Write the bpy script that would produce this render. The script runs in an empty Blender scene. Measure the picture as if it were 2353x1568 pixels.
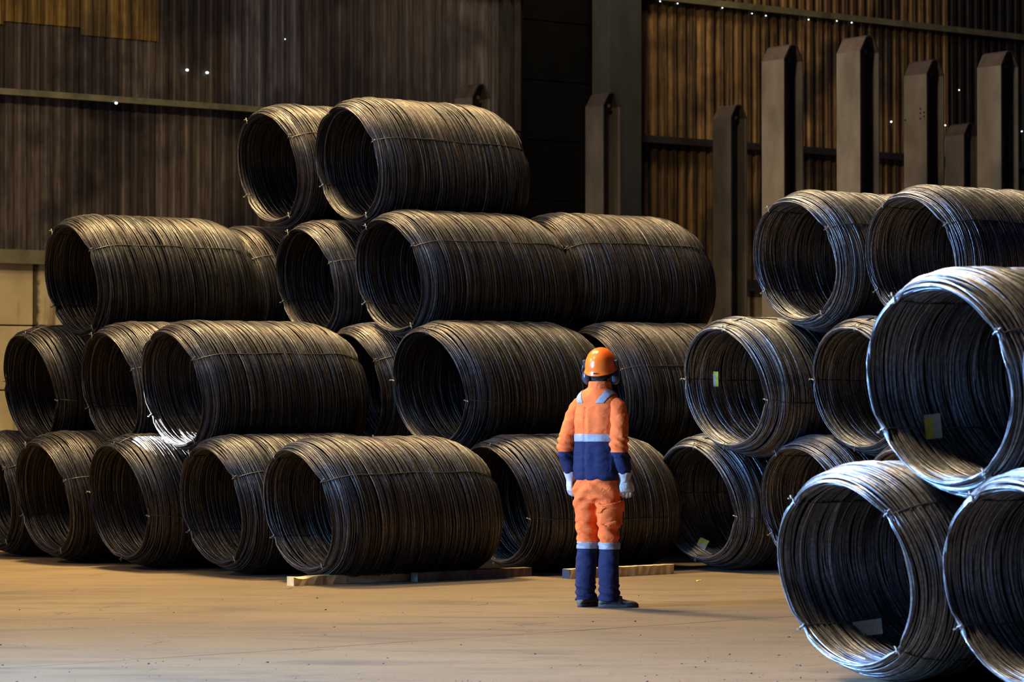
import bpy, bmesh, math, random
import numpy as np
from mathutils import Vector, Matrix, noise

random.seed(7)
R = math.radians
SC = bpy.context.scene
COL = SC.collection

# ------------------------------------------------------------------ camera
F = 6400.0
CAMZ = 1.535
PITCH = math.atan(116.0 / F)
cd = bpy.data.cameras.new('camera')
cd.sensor_width = 36.0
cd.lens = 36.0 * F / 2353.0
cd.clip_end = 200
cd.dof.use_dof = True
cd.dof.focus_distance = 20.8
cd.dof.aperture_fstop = 4.2
cam = bpy.data.objects.new('camera', cd)
cam.location = (0, 0, CAMZ)
cam.rotation_euler = (math.pi / 2 + PITCH, 0, 0)
COL.objects.link(cam)
SC.camera = cam
SC.view_settings.view_transform = 'Standard'
SC.view_settings.look = 'None'
SC.view_settings.exposure = 0.0
SC.view_settings.gamma = 1.0
SC.view_settings.use_curve_mapping = False

# ------------------------------------------------------------------ world and lights
w = bpy.data.worlds.new('hall_gloom')
SC.world = w
w.use_nodes = True
bg = w.node_tree.nodes['Background']
bg.inputs[0].default_value = (0.07, 0.11, 0.42, 1)
bg.inputs[1].default_value = 0.14


def area(name, loc, target, size, size_y, power, color, spread=180):
    l = bpy.data.lights.new(name, 'AREA')
    l.shape = 'RECTANGLE'
    l.size, l.size_y = size, size_y
    l.energy = power
    l.color = color
    l.spread = R(spread)
    o = bpy.data.objects.new(name, l)
    o.location = loc
    d = Vector(target) - Vector(loc)
    o.rotation_euler = d.to_track_quat('-Z', 'Y').to_euler()
    COL.objects.link(o)
    return o


def spot(name, loc, target, power, color, angle, blend, radius):
    l = bpy.data.lights.new(name, 'SPOT')
    l.energy = power
    l.color = color
    l.spot_size = R(angle)
    l.spot_blend = blend
    l.shadow_soft_size = radius
    o = bpy.data.objects.new(name, l)
    o.location = loc
    d = Vector(target) - Vector(loc)
    o.rotation_euler = d.to_track_quat('-Z', 'Y').to_euler()
    COL.objects.link(o)
    return o


WARM = (1.0, 0.74, 0.43)
BLUE = (0.22, 0.48, 1.0)
_ang = math.atan2(6400.0, 8500.0)


def hall(a, n, z):
    """hall coordinates: a along the back wall, n towards it"""
    return (a * math.cos(_ang) - n * math.sin(_ang), a * math.sin(_ang) + n * math.cos(_ang), z)


# high-bay lamps of the hall, to the left of the stacks
area('lamp_big_stack', hall(2.0, 24.5, 8.0), hall(13, 21, 1.5), 1.4, 1.4, 760, WARM)
area('lamp_big_stack_top', hall(11.5, 22.5, 10.5), hall(13.5, 21, 1.5), 1.2, 1.2, 1350, (1.0, 0.71, 0.33), 115)
area('lamp_aisle', hall(4.5, 17.5, 9.5), hall(9.5, 15.5, 0), 1.4, 1.4, 170, WARM, 90)
area('lamp_right_stack', hall(11.5, 18.5, 10.5), hall(17, 16.5, 2.0), 1.2, 1.2, 1300, WARM)
area('lamp_near_stack', hall(5.0, 13.0, 8.0), hall(11, 9.0, 0.8), 1.4, 1.4, 190, WARM, 62)
area('lamp_wall_left', hall(13.0, 26.0, 10.0), hall(18.5, 31, 5.5), 1.2, 1.2, 130, WARM)
area('lamp_wall_right', hall(22.8, 28.2, 9.8), hall(29, 31, 6.0), 1.0, 1.0, 190, WARM)
# daylight from the open gate at the left
area('gate_daylight', hall(2.0, 17.0, 3.0), hall(10.5, 9.6, 1.5), 4.0, 4.0, 2050, BLUE, 75)
area('gate_daylight_far', hall(1.5, 18.0, 3.2), hall(15.5, 16.6, 1.9), 3.5, 3.5, 240, BLUE, 42)
area('cool_fill_left', hall(-4.0, 24.0, 4.2), hall(12, 19, 1.3), 6.0, 4.0, 720, (0.38, 0.54, 1.0))  # unseen cool area light added as fill for the worker's back

# ------------------------------------------------------------------ geometry helpers
CP, SP = math.cos(PITCH), math.sin(PITCH)
ANG = math.atan2(6400.0, 8500.0)           # direction of the wall and of the coil axes
AX = Vector((math.cos(ANG), math.sin(ANG), 0))
NX = Vector((-math.sin(ANG), math.cos(ANG), 0))


def at(x, y, Y):
    """point of the hall seen at photo pixel (x, y) at depth Y"""
    v = -(y - 784.0) / F
    dy = CP - v * SP
    dz = SP + v * CP
    t = Y / dy
    return Vector(((x - 1176.5) / F * t, Y, CAMZ + dz * t))


def on_n(x, n):
    """ground position at photo column x on the line 'n' metres along NX"""
    u = (x - 1176.5) / F / CP
    Y = n / (NX.y + NX.x * u)
    return Vector((u * Y, Y, 0))


def an(a, n, z=0.0):
    return AX * a + NX * n + Vector((0, 0, z))


def tag(o, label=None, cat=None, group=None, kind=None):
    if label: o['label'] = label
    if cat: o['category'] = cat
    if group: o['group'] = group
    if kind: o['kind'] = kind
    return o


def empty(name, loc, rz=0.0):
    o = bpy.data.objects.new(name, None)
    o.empty_display_size = 0.2
    o.location = loc
    o.rotation_euler = (0, 0, rz)
    COL.objects.link(o)
    return o


def link(name, me, parent=None):
    o = bpy.data.objects.new(name, me)
    COL.objects.link(o)
    if parent is not None:
        o.parent = parent
    return o


def from_bm(name, bm, mats, smooth=False):
    me = bpy.data.meshes.new(name)
    bm.normal_update()
    bm.to_mesh(me)
    bm.free()
    for m in (mats if isinstance(mats, (list, tuple)) else [mats]):
        me.materials.append(m)
    if smooth:
        me.polygons.foreach_set('use_smooth', [True] * len(me.polygons))
    return me


def np_mesh(name, verts, quads, mats, smooth=True, mat_idx=None):
    me = bpy.data.meshes.new(name)
    nv, nq = len(verts), len(quads)
    me.vertices.add(nv)
    me.vertices.foreach_set('co', verts.astype(np.float32).ravel())
    me.loops.add(nq * 4)
    me.loops.foreach_set('vertex_index', quads.astype(np.int32).ravel())
    me.polygons.add(nq)
    me.polygons.foreach_set('loop_start', np.arange(0, nq * 4, 4, dtype=np.int32))
    me.polygons.foreach_set('loop_total', np.full(nq, 4, dtype=np.int32))
    for m in mats:
        me.materials.append(m)
    if mat_idx is not None:
        me.polygons.foreach_set('material_index', mat_idx.astype(np.int32))
    me.polygons.foreach_set('use_smooth', np.full(nq, smooth))
    me.update(calc_edges=True)
    return me


def box(bm, lo, hi, bev=0.0, mat=0, M=None):
    vs = [bm.verts.new((x, y, z)) for x in (lo[0], hi[0]) for y in (lo[1], hi[1]) for z in (lo[2], hi[2])]
    fs = [(0, 1, 3, 2), (4, 6, 7, 5), (0, 4, 5, 1), (2, 3, 7, 6), (0, 2, 6, 4), (1, 5, 7, 3)]
    faces = [bm.faces.new([vs[i] for i in f]) for f in fs]
    for f in faces: f.material_index = mat
    if bev > 0:
        edges = list({e for f in faces for e in f.edges})
        r = bmesh.ops.bevel(bm, geom=edges, offset=bev, segments=2, affect='EDGES', profile=0.7)
        vs = list({v for f in r['faces'] for v in f.verts} | {v for v in vs if v.is_valid})
    if M is not None:
        bmesh.ops.transform(bm, matrix=M, verts=[v for v in vs if v.is_valid])


def ring_loft(bm, rings, cap=True, mat=0):
    """rings: list of lists of Vector, all the same length"""
    vr = [[bm.verts.new(p) for p in r] for r in rings]
    k = len(rings[0])
    for i in range(len(vr) - 1):
        for j in range(k):
            f = bm.faces.new((vr[i][j], vr[i][(j + 1) % k], vr[i + 1][(j + 1) % k], vr[i + 1][j]))
            f.material_index = mat
    if cap:
        bm.faces.new(list(reversed(vr[0]))).material_index = mat
        bm.faces.new(vr[-1]).material_index = mat
    return vr


def tube(bm, pts, rad, k=8, mat=0, cap=True, flat=1.0):
    """round tube along points; rad number or list"""
    pts = [Vector(p) for p in pts]
    rads = rad if isinstance(rad, (list, tuple)) else [rad] * len(pts)
    rings = []
    ref = None
    for i, p in enumerate(pts):
        d = (pts[min(i + 1, len(pts) - 1)] - pts[max(i - 1, 0)]).normalized()
        if ref is None:
            ref = Vector((0, 0, 1)) if abs(d.z) < 0.9 else Vector((1, 0, 0))
        u = (ref - d * ref.dot(d)).normalized()
        ref = u
        v = d.cross(u)
        rings.append([p + u * (rads[i] * math.cos(2 * math.pi * j / k)) + v * (rads[i] * flat * math.sin(2 * math.pi * j / k))
                      for j in range(k)])
    ring_loft(bm, rings, cap, mat)


def ball(bm, c, r, u=16, v=10, M=None, mat=0):
    res = bmesh.ops.create_uvsphere(bm, u_segments=u, v_segments=v, radius=1.0)
    S = Matrix.Diagonal((r[0], r[1], r[2], 1))
    T = Matrix.Translation(c) @ (M if M is not None else Matrix.Identity(4)) @ S
    bmesh.ops.transform(bm, matrix=T, verts=res['verts'])
    for vtx in res['verts']:
        for f in vtx.link_faces: f.material_index = mat


def remeshed(bm, voxel, smooth_it=4, disp=None):
    """union of closed shapes by voxel remesh; returns a new mesh"""
    me = bpy.data.meshes.new('tmp')
    bm.to_mesh(me); bm.free()
    o = bpy.data.objects.new('tmp', me)
    COL.objects.link(o)
    m = o.modifiers.new('r', 'REMESH'); m.mode = 'VOXEL'; m.voxel_size = voxel
    if smooth_it:
        s = o.modifiers.new('s', 'SMOOTH'); s.iterations = smooth_it; s.factor = 0.5
    dg = bpy.context.evaluated_depsgraph_get()
    out = bpy.data.meshes.new_from_object(o.evaluated_get(dg))
    bpy.data.objects.remove(o)
    if disp:
        n = len(out.vertices)
        for v in out.vertices:
            v.co = v.co + v.normal * disp(v.co)
    out.polygons.foreach_set('use_smooth', [True] * len(out.polygons))
    return out


def cut_patch(src, planes, offset, thick, mats):
    """piece of a surface inside some planes, lifted off and thickened"""
    bm = bmesh.new(); bm.from_mesh(src)
    bm.normal_update()
    for co, no in planes:
        g = bm.verts[:] + bm.edges[:] + bm.faces[:]
        bmesh.ops.bisect_plane(bm, geom=g, plane_co=co, plane_no=no, clear_outer=True)
    bm.normal_update()
    for f in bm.faces: f.material_index = 0
    for v in bm.verts: v.co += v.normal * offset
    orig = bm.faces[:]
    r = bmesh.ops.solidify(bm, geom=orig, thickness=-thick)
    me = bpy.data.meshes.new('patch')
    bm.to_mesh(me); bm.free()
    for m in mats: me.materials.append(m)
    me.polygons.foreach_set('use_smooth', [True] * len(me.polygons))
    return me


# ------------------------------------------------------------------ materials
class NT:
    def __init__(s, name):
        s.m = bpy.data.materials.new(name)
        s.m.use_nodes = True
        s.t = s.m.node_tree
        s.b = s.t.nodes['Principled BSDF']

    def n(s, kind, **kw):
        nd = s.t.nodes.new(kind)
        for k, v in kw.items():
            if hasattr(nd, k):
                setattr(nd, k, v)
            else:
                nd.inputs[k.replace('_', ' ')].default_value = v
        return nd

    def l(s, a, b):
        s.t.links.new(a, b)

    def noise(s, vec, scale, detail=4.0, rough=0.55, dist=0.0):
        nd = s.n('ShaderNodeTexNoise')
        nd.inputs['Scale'].default_value = scale
        nd.inputs['Detail'].default_value = detail
        nd.inputs['Roughness'].default_value = rough
        nd.inputs['Distortion'].default_value = dist
        if vec is not None: s.l(vec, nd.inputs['Vector'])
        return nd.outputs['Fac']

    def coord(s, kind='Object', scale=(1, 1, 1), rot=(0, 0, 0)):
        c = s.n('ShaderNodeTexCoord')
        mp = s.n('ShaderNodeMapping')
        mp.inputs['Scale'].default_value = scale
        mp.inputs['Rotation'].default_value = rot
        if kind == 'World':
            g = s.n('ShaderNodeNewGeometry')
            s.l(g.outputs['Position'], mp.inputs['Vector'])
        else:
            s.l(c.outputs[kind], mp.inputs['Vector'])
        return mp.outputs['Vector']

    def ramp(s, fac, stops, interp='LINEAR'):
        r = s.n('ShaderNodeValToRGB')
        r.color_ramp.interpolation = interp
        els = r.color_ramp.elements
        while len(els) < len(stops): els.new(0.5)
        for e, (p, c) in zip(els, stops):
            e.position = p
            e.color = c if len(c) == 4 else (*c, 1)
        s.l(fac, r.inputs['Fac'])
        return r.outputs['Color']

    def mix(s, fac, a, b, mode='MIX'):
        m = s.n('ShaderNodeMix'); m.data_type = 'RGBA'; m.blend_type = mode
        for sock, v in ((m.inputs[0], fac), (m.inputs[6], a), (m.inputs[7], b)):
            if hasattr(v, 'default_value') or hasattr(v, 'links'):
                s.l(v, sock)
            elif isinstance(v, (int, float)):
                sock.default_value = v
            else:
                sock.default_value = v if len(v) == 4 else (*v, 1)
        return m.outputs[2]

    def math(s, op, a, b=0.0, clamp=False):
        m = s.n('ShaderNodeMath'); m.operation = op; m.use_clamp = clamp
        for sock, v in ((m.inputs[0], a), (m.inputs[1], b)):
            if isinstance(v, (int, float)): sock.default_value = v
            else: s.l(v, sock)
        return m.outputs[0]

    def bump(s, h, strength, dist=0.01):
        b = s.n('ShaderNodeBump')
        b.inputs['Strength'].default_value = strength
        b.inputs['Distance'].default_value = dist
        s.l(h, b.inputs['Height'])
        s.l(b.outputs['Normal'], s.b.inputs['Normal'])

    def color(s, c):
        if isinstance(c, tuple): s.b.inputs['Base Color'].default_value = (*c, 1) if len(c) == 3 else c
        else: s.l(c, s.b.inputs['Base Color'])

    def pr(s, metallic=0.0, rough=0.5, spec=0.5):
        s.b.inputs['Metallic'].default_value = metallic
        if isinstance(rough, (int, float)): s.b.inputs['Roughness'].default_value = rough
        else: s.l(rough, s.b.inputs['Roughness'])
        s.b.inputs['Specular IOR Level'].default_value = spec


def wire_mat(name, lo, mid, hi, rust, rust_amt, metallic=0.55, rough=0.42):
    t = NT(name)
    at_ = t.n('ShaderNodeAttribute'); at_.attribute_name = 'wire_tone'
    oi = t.n('ShaderNodeObjectInfo')
    co = t.coord('World', (1.0, 1.0, 1.0))
    base = t.ramp(at_.outputs['Fac'], [(0.0, lo), (0.55, mid), (1.0, hi)])
    nz = t.noise(co, 3.2, 3.0)
    f = t.ramp(nz, [(0.42, (0, 0, 0)), (0.66, (rust_amt,) * 3)])
    c = t.mix(f, base, rust)
    fine = t.noise(co, 38.0, 2.0)
    c2 = t.mix(1.0, c, t.ramp(fine, [(0.3, (0.55, 0.55, 0.55)), (0.7, (1.25, 1.25, 1.25))]), 'MULTIPLY')
    br = t.math('ADD', t.math('MULTIPLY', oi.outputs['Random'], 0.35), 0.82)
    vb = t.n('ShaderNodeVectorMath'); vb.operation = 'SCALE'
    t.l(c2, vb.inputs[0]); t.l(br, vb.inputs['Scale'])
    t.color(vb.outputs[0])
    t.pr(metallic, rough, 0.5)
    return t.m


M_WIRE_DARK = wire_mat('scaled_dark_wire', (0.016, 0.016, 0.018), (0.055, 0.054, 0.055), (0.22, 0.21, 0.195), (0.085, 0.064, 0.052), 0.5, 0.65, 0.40)
M_WIRE_BLUE = wire_mat('clean_steel_wire', (0.040, 0.043, 0.050), (0.16, 0.17, 0.185), (0.42, 0.44, 0.46), (0.22, 0.19, 0.15), 0.35, 0.70, 0.34)
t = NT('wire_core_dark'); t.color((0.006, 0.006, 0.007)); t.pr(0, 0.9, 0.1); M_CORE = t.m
t = NT('tie_wire_steel'); t.color((0.055, 0.048, 0.040)); t.pr(0.5, 0.45); M_TIE = t.m
t = NT('tie_knot_bright'); t.color((0.15, 0.145, 0.13)); t.pr(0.4, 0.5); M_KNOT = t.m


def sheet_mat(name, base, hi, stain, stain_amt=0.9):
    t = NT(name)
    oi = t.n('ShaderNodeObjectInfo')
    cw = t.coord('World', (1, 1, 1), (0, 0, -ANG))
    str_ = t.coord('World', (6.5, 6.5, 0.16), (0, 0, -ANG))
    v = t.noise(str_, 1.3, 5.0, 0.65)
    c = t.ramp(v, [(0.36, base), (0.64, hi)])
    blot = t.noise(cw, 0.85, 4.0, 0.6)
    c = t.mix(t.ramp(blot, [(0.46, (0, 0, 0)), (0.62, (stain_amt,) * 3)]), c, stain)
    fine = t.noise(t.coord('World', (14, 14, 1.5), (0, 0, -ANG)), 2.0, 3.0)
    c = t.mix(1.0, c, t.ramp(fine, [(0.3, (0.6, 0.6, 0.6)), (0.7, (1.3, 1.3, 1.3))]), 'MULTIPLY')
    br = t.math('ADD', t.math('MULTIPLY', oi.outputs['Random'], 0.5), 0.72)
    vb = t.n('ShaderNodeVectorMath'); vb.operation = 'SCALE'
    t.l(c, vb.inputs[0]); t.l(br, vb.inputs['Scale'])
    t.color(vb.outputs[0])
    t.pr(0.1, 0.7, 0.25)
    t.bump(fine, 0.25, 0.01)
    return t.m


M_SHEET_BROWN = sheet_mat('grimy_brown_sheet', (0.034, 0.028, 0.024), (0.135, 0.106, 0.080), (0.020, 0.018, 0.020))
M_SHEET_GREY = sheet_mat('grimy_grey_sheet', (0.036, 0.036, 0.044), (0.130, 0.130, 0.150), (0.028, 0.026, 0.032), 0.8)
M_SHEET_DIM = sheet_mat('dim_grey_brown_sheet', (0.026, 0.024, 0.027), (0.092, 0.080, 0.076), (0.022, 0.020, 0.024), 0.8)
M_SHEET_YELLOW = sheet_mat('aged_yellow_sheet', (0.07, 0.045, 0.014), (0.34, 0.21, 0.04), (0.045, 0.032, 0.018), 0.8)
M_SHEET_OCHRE = sheet_mat('rusty_ochre_sheet', (0.040, 0.026, 0.016), (0.30, 0.19, 0.075), (0.026, 0.019, 0.016), 0.9)
M_SHEET_BLACK = sheet_mat('black_and_shaded_sheet', (0.012, 0.011, 0.012), (0.035, 0.028, 0.024), (0.010, 0.010, 0.011))  # near-black sheets; also carries shade painted into the lower left row


def simple_mat(name, c, rough=0.6, metallic=0.0, scale=6.0, var=0.35, bump=0.15, stretch=(1, 1, 1), spec=0.4):
    t = NT(name)
    co = t.coord('World', stretch)
    v = t.noise(co, scale, 5.0, 0.6)
    lo = tuple(x * (1 - var) for x in c); hi = tuple(min(1, x * (1 + var)) for x in c)
    t.color(t.ramp(v, [(0.3, lo), (0.7, hi)]))
    t.pr(metallic, rough, spec)
    if bump: t.bump(v, bump, 0.01)
    return t.m


M_GIRT = simple_mat('olive_painted_girt', (0.16, 0.155, 0.085), 0.6, 0.1, 4, 0.4)
M_GIRT_DARK = simple_mat('dark_girt', (0.030, 0.027, 0.026), 0.6, 0.2, 4, 0.4)
M_COLUMN = simple_mat('grey_green_column', (0.030, 0.035, 0.033), 0.65, 0.1, 3, 0.3, 0.15, (1, 1, 0.4))
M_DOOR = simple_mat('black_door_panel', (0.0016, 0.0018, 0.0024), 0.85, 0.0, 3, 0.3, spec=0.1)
M_POST = simple_mat('rusty_grey_post_steel', (0.078, 0.070, 0.062), 0.65, 0.25, 3.2, 0.38, 0.3, (1, 1, 0.45))
M_POST_CAP = simple_mat('red_brown_cap_plate', (0.045, 0.035, 0.034), 0.65, 0.2, 5, 0.35)


def block_mat():
    t = NT('stained_concrete_block')
    cw = t.coord('World', (1, 1, 1))
    v = t.noise(cw, 1.6, 6.0, 0.6)
    c = t.ramp(v, [(0.3, (0.36, 0.29, 0.15)), (0.7, (0.60, 0.50, 0.28))])
    drip = t.noise(t.coord('World', (2.6, 2.6, 0.25)), 1.8, 4.0)
    c = t.mix(t.ramp(drip, [(0.52, (0, 0, 0)), (0.66, (0.85,) * 3)]), c, (0.10, 0.06, 0.025))
    tc = t.n('ShaderNodeTexCoord'); sx = t.n('ShaderNodeSeparateXYZ'); t.l(tc.outputs['Object'], sx.inputs[0])
    edge = t.math('ADD', sx.outputs['X'], t.math('MULTIPLY', t.noise(cw, 9.0, 5.0, 0.7), 0.12))
    c = t.mix(t.ramp(edge, [(0.10, (0.92,) * 3), (0.15, (0, 0, 0))]), c, (0.035, 0.018, 0.008))
    t.color(c); t.pr(0, 0.85, 0.3); t.bump(v, 0.3, 0.02)
    return t.m


M_BLOCK = block_mat()


def floor_mat():
    t = NT('dusty_concrete_floor')
    cw = t.coord('World', (1, 1, 1), (0, 0, -ANG))
    big = t.noise(cw, 0.35, 5.0, 0.55)
    c = t.ramp(big, [(0.30, (0.095, 0.065, 0.032)), (0.52, (0.126, 0.088, 0.044)), (0.72, (0.162, 0.114, 0.060))])
    med = t.noise(t.coord('World', (0.55, 1.9, 1), (0, 0, -ANG)), 1.6, 7.0, 0.65, 0.6)
    c = t.mix(t.ramp(med, [(0.50, (0, 0, 0)), (0.66, (0.75,) * 3)]), c, (0.066, 0.048, 0.028))
    spk = t.noise(cw, 26.0, 4.0, 0.75)
    c = t.mix(t.ramp(spk, [(0.60, (0, 0, 0)), (0.72, (0.75,) * 3)]), c, (0.05, 0.036, 0.022))
    lite = t.noise(cw, 17.0, 5.0, 0.8)
    c = t.mix(t.ramp(lite, [(0.62, (0, 0, 0)), (0.74, (0.6,) * 3)]), c, (0.27, 0.22, 0.15))
    vor = t.n('ShaderNodeTexVoronoi'); vor.feature = 'DISTANCE_TO_EDGE'; vor.inputs['Scale'].default_value = 0.42
    wv = t.n('ShaderNodeVectorMath'); wv.operation = 'ADD'
    nz = t.n('ShaderNodeTexNoise'); nz.inputs['Scale'].default_value = 1.4; nz.inputs['Detail'].default_value = 6
    t.l(cw, nz.inputs['Vector'])
    t.l(cw, wv.inputs[0]); t.l(nz.outputs['Color'], wv.inputs[1]); t.l(wv.outputs[0], vor.inputs['Vector'])
    crack = t.ramp(vor.outputs['Distance'], [(0.0, (1, 1, 1)), (0.006, (0, 0, 0))])
    crk = t.math('MULTIPLY', crack, t.ramp(t.noise(cw, 0.8, 3.0), [(0.5, (0, 0, 0)), (0.6, (1, 1, 1))]))
    c = t.mix(t.math('MULTIPLY', crk, 0.8), c, (0.03, 0.022, 0.015))
    t.color(c)
    t.pr(0, t.ramp(med, [(0.3, (0.62,) * 3), (0.7, (0.85,) * 3)]), 0.35)
    h = t.math('ADD', t.math('MULTIPLY', med, 1.0), t.math('MULTIPLY', spk, 0.4))
    h = t.math('SUBTRACT', h, t.math('MULTIPLY', crk, 0.7))
    t.bump(h, 0.45, 0.02)
    return t.m


M_FLOOR = floor_mat()


def wood_mat(name, c1, c2):
    t = NT(name)
    co = t.coord('Object', (1.2, 22, 22))
    v = t.noise(co, 1.6, 5.0, 0.6, 0.4)
    c = t.ramp(v, [(0.3, c1), (0.7, c2)])
    b = t.noise(t.coord('Object', (2.5, 2.5, 2.5)), 2.4, 4.0)
    c = t.mix(t.ramp(b, [(0.5, (0, 0, 0)), (0.65, (0.6,) * 3)]), c, tuple(x * 0.4 for x in c1))
    t.color(c); t.pr(0, 0.75, 0.3); t.bump(v, 0.3, 0.004)
    return t.m


M_WOOD = wood_mat('pale_raw_timber', (0.60, 0.42, 0.17), (0.78, 0.58, 0.28))
M_WOOD_DARK = wood_mat('weathered_timber', (0.085, 0.055, 0.032), (0.17, 0.115, 0.07))
t = NT('dark_blue_end_paint'); t.color((0.02, 0.035, 0.06)); t.pr(0, 0.6); M_END = t.m


def cloth_mat(name, c, rough=0.85, var=0.12):
    t = NT(name)
    co = t.coord('Object', (1, 1, 1))
    v = t.noise(co, 7.0, 4.0)
    t.color(t.ramp(v, [(0.3, tuple(x * (1 - var) for x in c)), (0.7, tuple(min(1, x * (1 + var)) for x in c))]))
    t.pr(0, rough, 0.25)
    h = t.math('ADD', t.noise(t.coord('Object', (16, 16, 26)), 1.0, 3.0, 0.5, 1.2), t.math('MULTIPLY', t.noise(co, 220.0, 2.0), 0.05))
    t.bump(h, 0.55, 0.012)
    return t.m


M_ORANGE = cloth_mat('hi_vis_orange_cloth', (0.74, 0.125, 0.022))
M_NAVY = cloth_mat('navy_cloth', (0.009, 0.012, 0.042))
M_REFL = cloth_mat('grey_reflective_tape', (0.25, 0.245, 0.26), 0.45, 0.05)
M_SKIN = cloth_mat('skin', (0.50, 0.27, 0.18), 0.6)
M_HAIR = cloth_mat('dark_hair', (0.012, 0.010, 0.012), 0.6)
M_GLOVE = cloth_mat('pale_leather_glove', (0.40, 0.36, 0.31), 0.6, 0.3)
M_SHOE = cloth_mat('grey_brown_shoe_upper', (0.095, 0.075, 0.060), 0.7)
M_SOLE = cloth_mat('dark_shoe_sole', (0.055, 0.048, 0.045), 0.7)
t = NT('glossy_orange_helmet'); t.color((0.92, 0.145, 0.012)); t.pr(0, 0.25, 0.5); M_HELM = t.m
t = NT('black_plastic'); t.color((0.018, 0.022, 0.035)); t.pr(0, 0.35, 0.5); M_BLACK = t.m
t = NT('black_foam'); t.color((0.008, 0.008, 0.010)); t.pr(0, 0.9, 0.2); M_FOAM = t.m
t = NT('navy_earmuff_cup'); t.color((0.030, 0.036, 0.058)); t.pr(0, 0.3, 0.5); M_CUP = t.m


def paper_mat(name, c):
    t = NT(name)
    v = t.noise(t.coord('Object'), 30.0, 3.0)
    t.color(t.ramp(v, [(0.35, tuple(x * 0.75 for x in c)), (0.65, c)])); t.pr(0, 0.6, 0.3)
    return t.m


M_TAG_Y = paper_mat('yellow_tag', (0.95, 0.85, 0.10))
M_TAG_W = paper_mat('white_tag', (0.80, 0.78, 0.66))
t = NT('daylight_in_hole'); t.color((0, 0, 0)); t.b.inputs['Emission Color'].default_value = (0.78, 0.88, 1, 1)
t.b.inputs['Emission Strength'].default_value = 6.0; M_HOLE = t.m
M_STONE = simple_mat('crumbled_concrete', (0.09, 0.07, 0.05), 0.9, 0, 20, 0.5, 0)

# ------------------------------------------------------------------ floor
fl = bmesh.new()
box(fl, (-30, -25, -0.30), (60, 60, -0.03))
floor = link('floor', from_bm('floor', fl, M_FLOOR))
floor.rotation_euler = (0, 0, ANG)
tag(floor, kind='structure')
SLAB_N = 14.05
slabs = [(-6.0, SLAB_N - 0.006), (SLAB_N + 0.006, 32.6)]
for k, (n0, n1) in enumerate(slabs):
    b = bmesh.new()
    # slightly wandering edge along the joint
    N = 160
    top = []
    for i in range(N + 1):
        a = -12 + 60.0 * i / N
        j = 0.010 * noise.noise(Vector((a * 2.1, k * 9, 0))) + 0.006 * noise.noise(Vector((a * 9.1, k * 5, 3)))
        e = (n1 + j) if k == 0 else (n0 + j)
        o_ = n0 if k == 0 else n1
        top.append(((a, e), (a, o_)))
    vs = [[b.verts.new((p[0], p[1], z)) for p in pr] for pr in top for z in (0.0, -0.05)]
    for i in range(N):
        e0, e0b, e1, e1b = vs[2 * i], vs[2 * i + 1], vs[2 * i + 2], vs[2 * i + 3]
        b.faces.new((e0[0], e1[0], e1[1], e0[1]))
        b.faces.new((e0[0], e0b[0], e1b[0], e1[0]))
    bmesh.ops.recalc_face_normals(b, faces=b.faces[:])
    if b.faces[0].normal.z < 0:
        bmesh.ops.reverse_faces(b, faces=b.faces[:])
    s = link('floor_slab', from_bm('floor_slab', b, M_FLOOR), floor)

# ------------------------------------------------------------------ back wall
WN = 30.8                                    # the wall plane
wall = empty('wall_back', an(0, WN, 0), ANG)
tag(wall, kind='structure')
Z0, ZG = 3.13, 2.02                          # foot of the cladding, girt spacing
PITCHR = 0.18


def px_a(x, n=WN):
    return on_n(x, n).dot(AX)


def sheet_mesh(name, width, height, mat, D=0.055):
    nr = int(round(width / PITCHR))
    prof = []
    for i in range(nr):
        x0 = i * PITCHR
        prof += [(x0, 0.0), (x0 + 0.062, 0.0), (x0 + 0.082, -D), (x0 + 0.158, -D), (x0 + PITCHR - 0.002, 0.0)]
    prof.append((nr * PITCHR + 0.02, 0.0))
    v, q = [], []
    nz = 3
    for k in range(nz + 1):
        z = height * k / nz
        for (x, y) in prof: v.append((x, y, z))
    m = len(prof)
    for k in range(nz):
        for i in range(m - 1):
            a = k * m + i
            q.append((a, a + 1, a + 1 + m, a + m))
    return np_mesh(name, np.array(v), np.array(q), [mat], smooth=False)


MESH_SHEET = {}


def sheet(a, z, width, height, mat, tilt=0.0, dy=0.0):
    key = (round(width, 2), round(height, 2), mat.name)
    if key not in MESH_SHEET: MESH_SHEET[key] = sheet_mesh('cladding_sheet', width, height, mat, 0.055 if mat in (M_SHEET_OCHRE, M_SHEET_BLACK) else 0.015)
    o = link('cladding_sheet', MESH_SHEET[key], wall)
    o.location = (a, dy, z)
    o.rotation_euler = (0, tilt, 0)
    return o


A_GAP0, A_GAP1 = px_a(1197), px_a(1378)
A_525, A_410, A_2195 = px_a(526), px_a(411), px_a(2196)
SW = 6 * PITCHR
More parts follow.
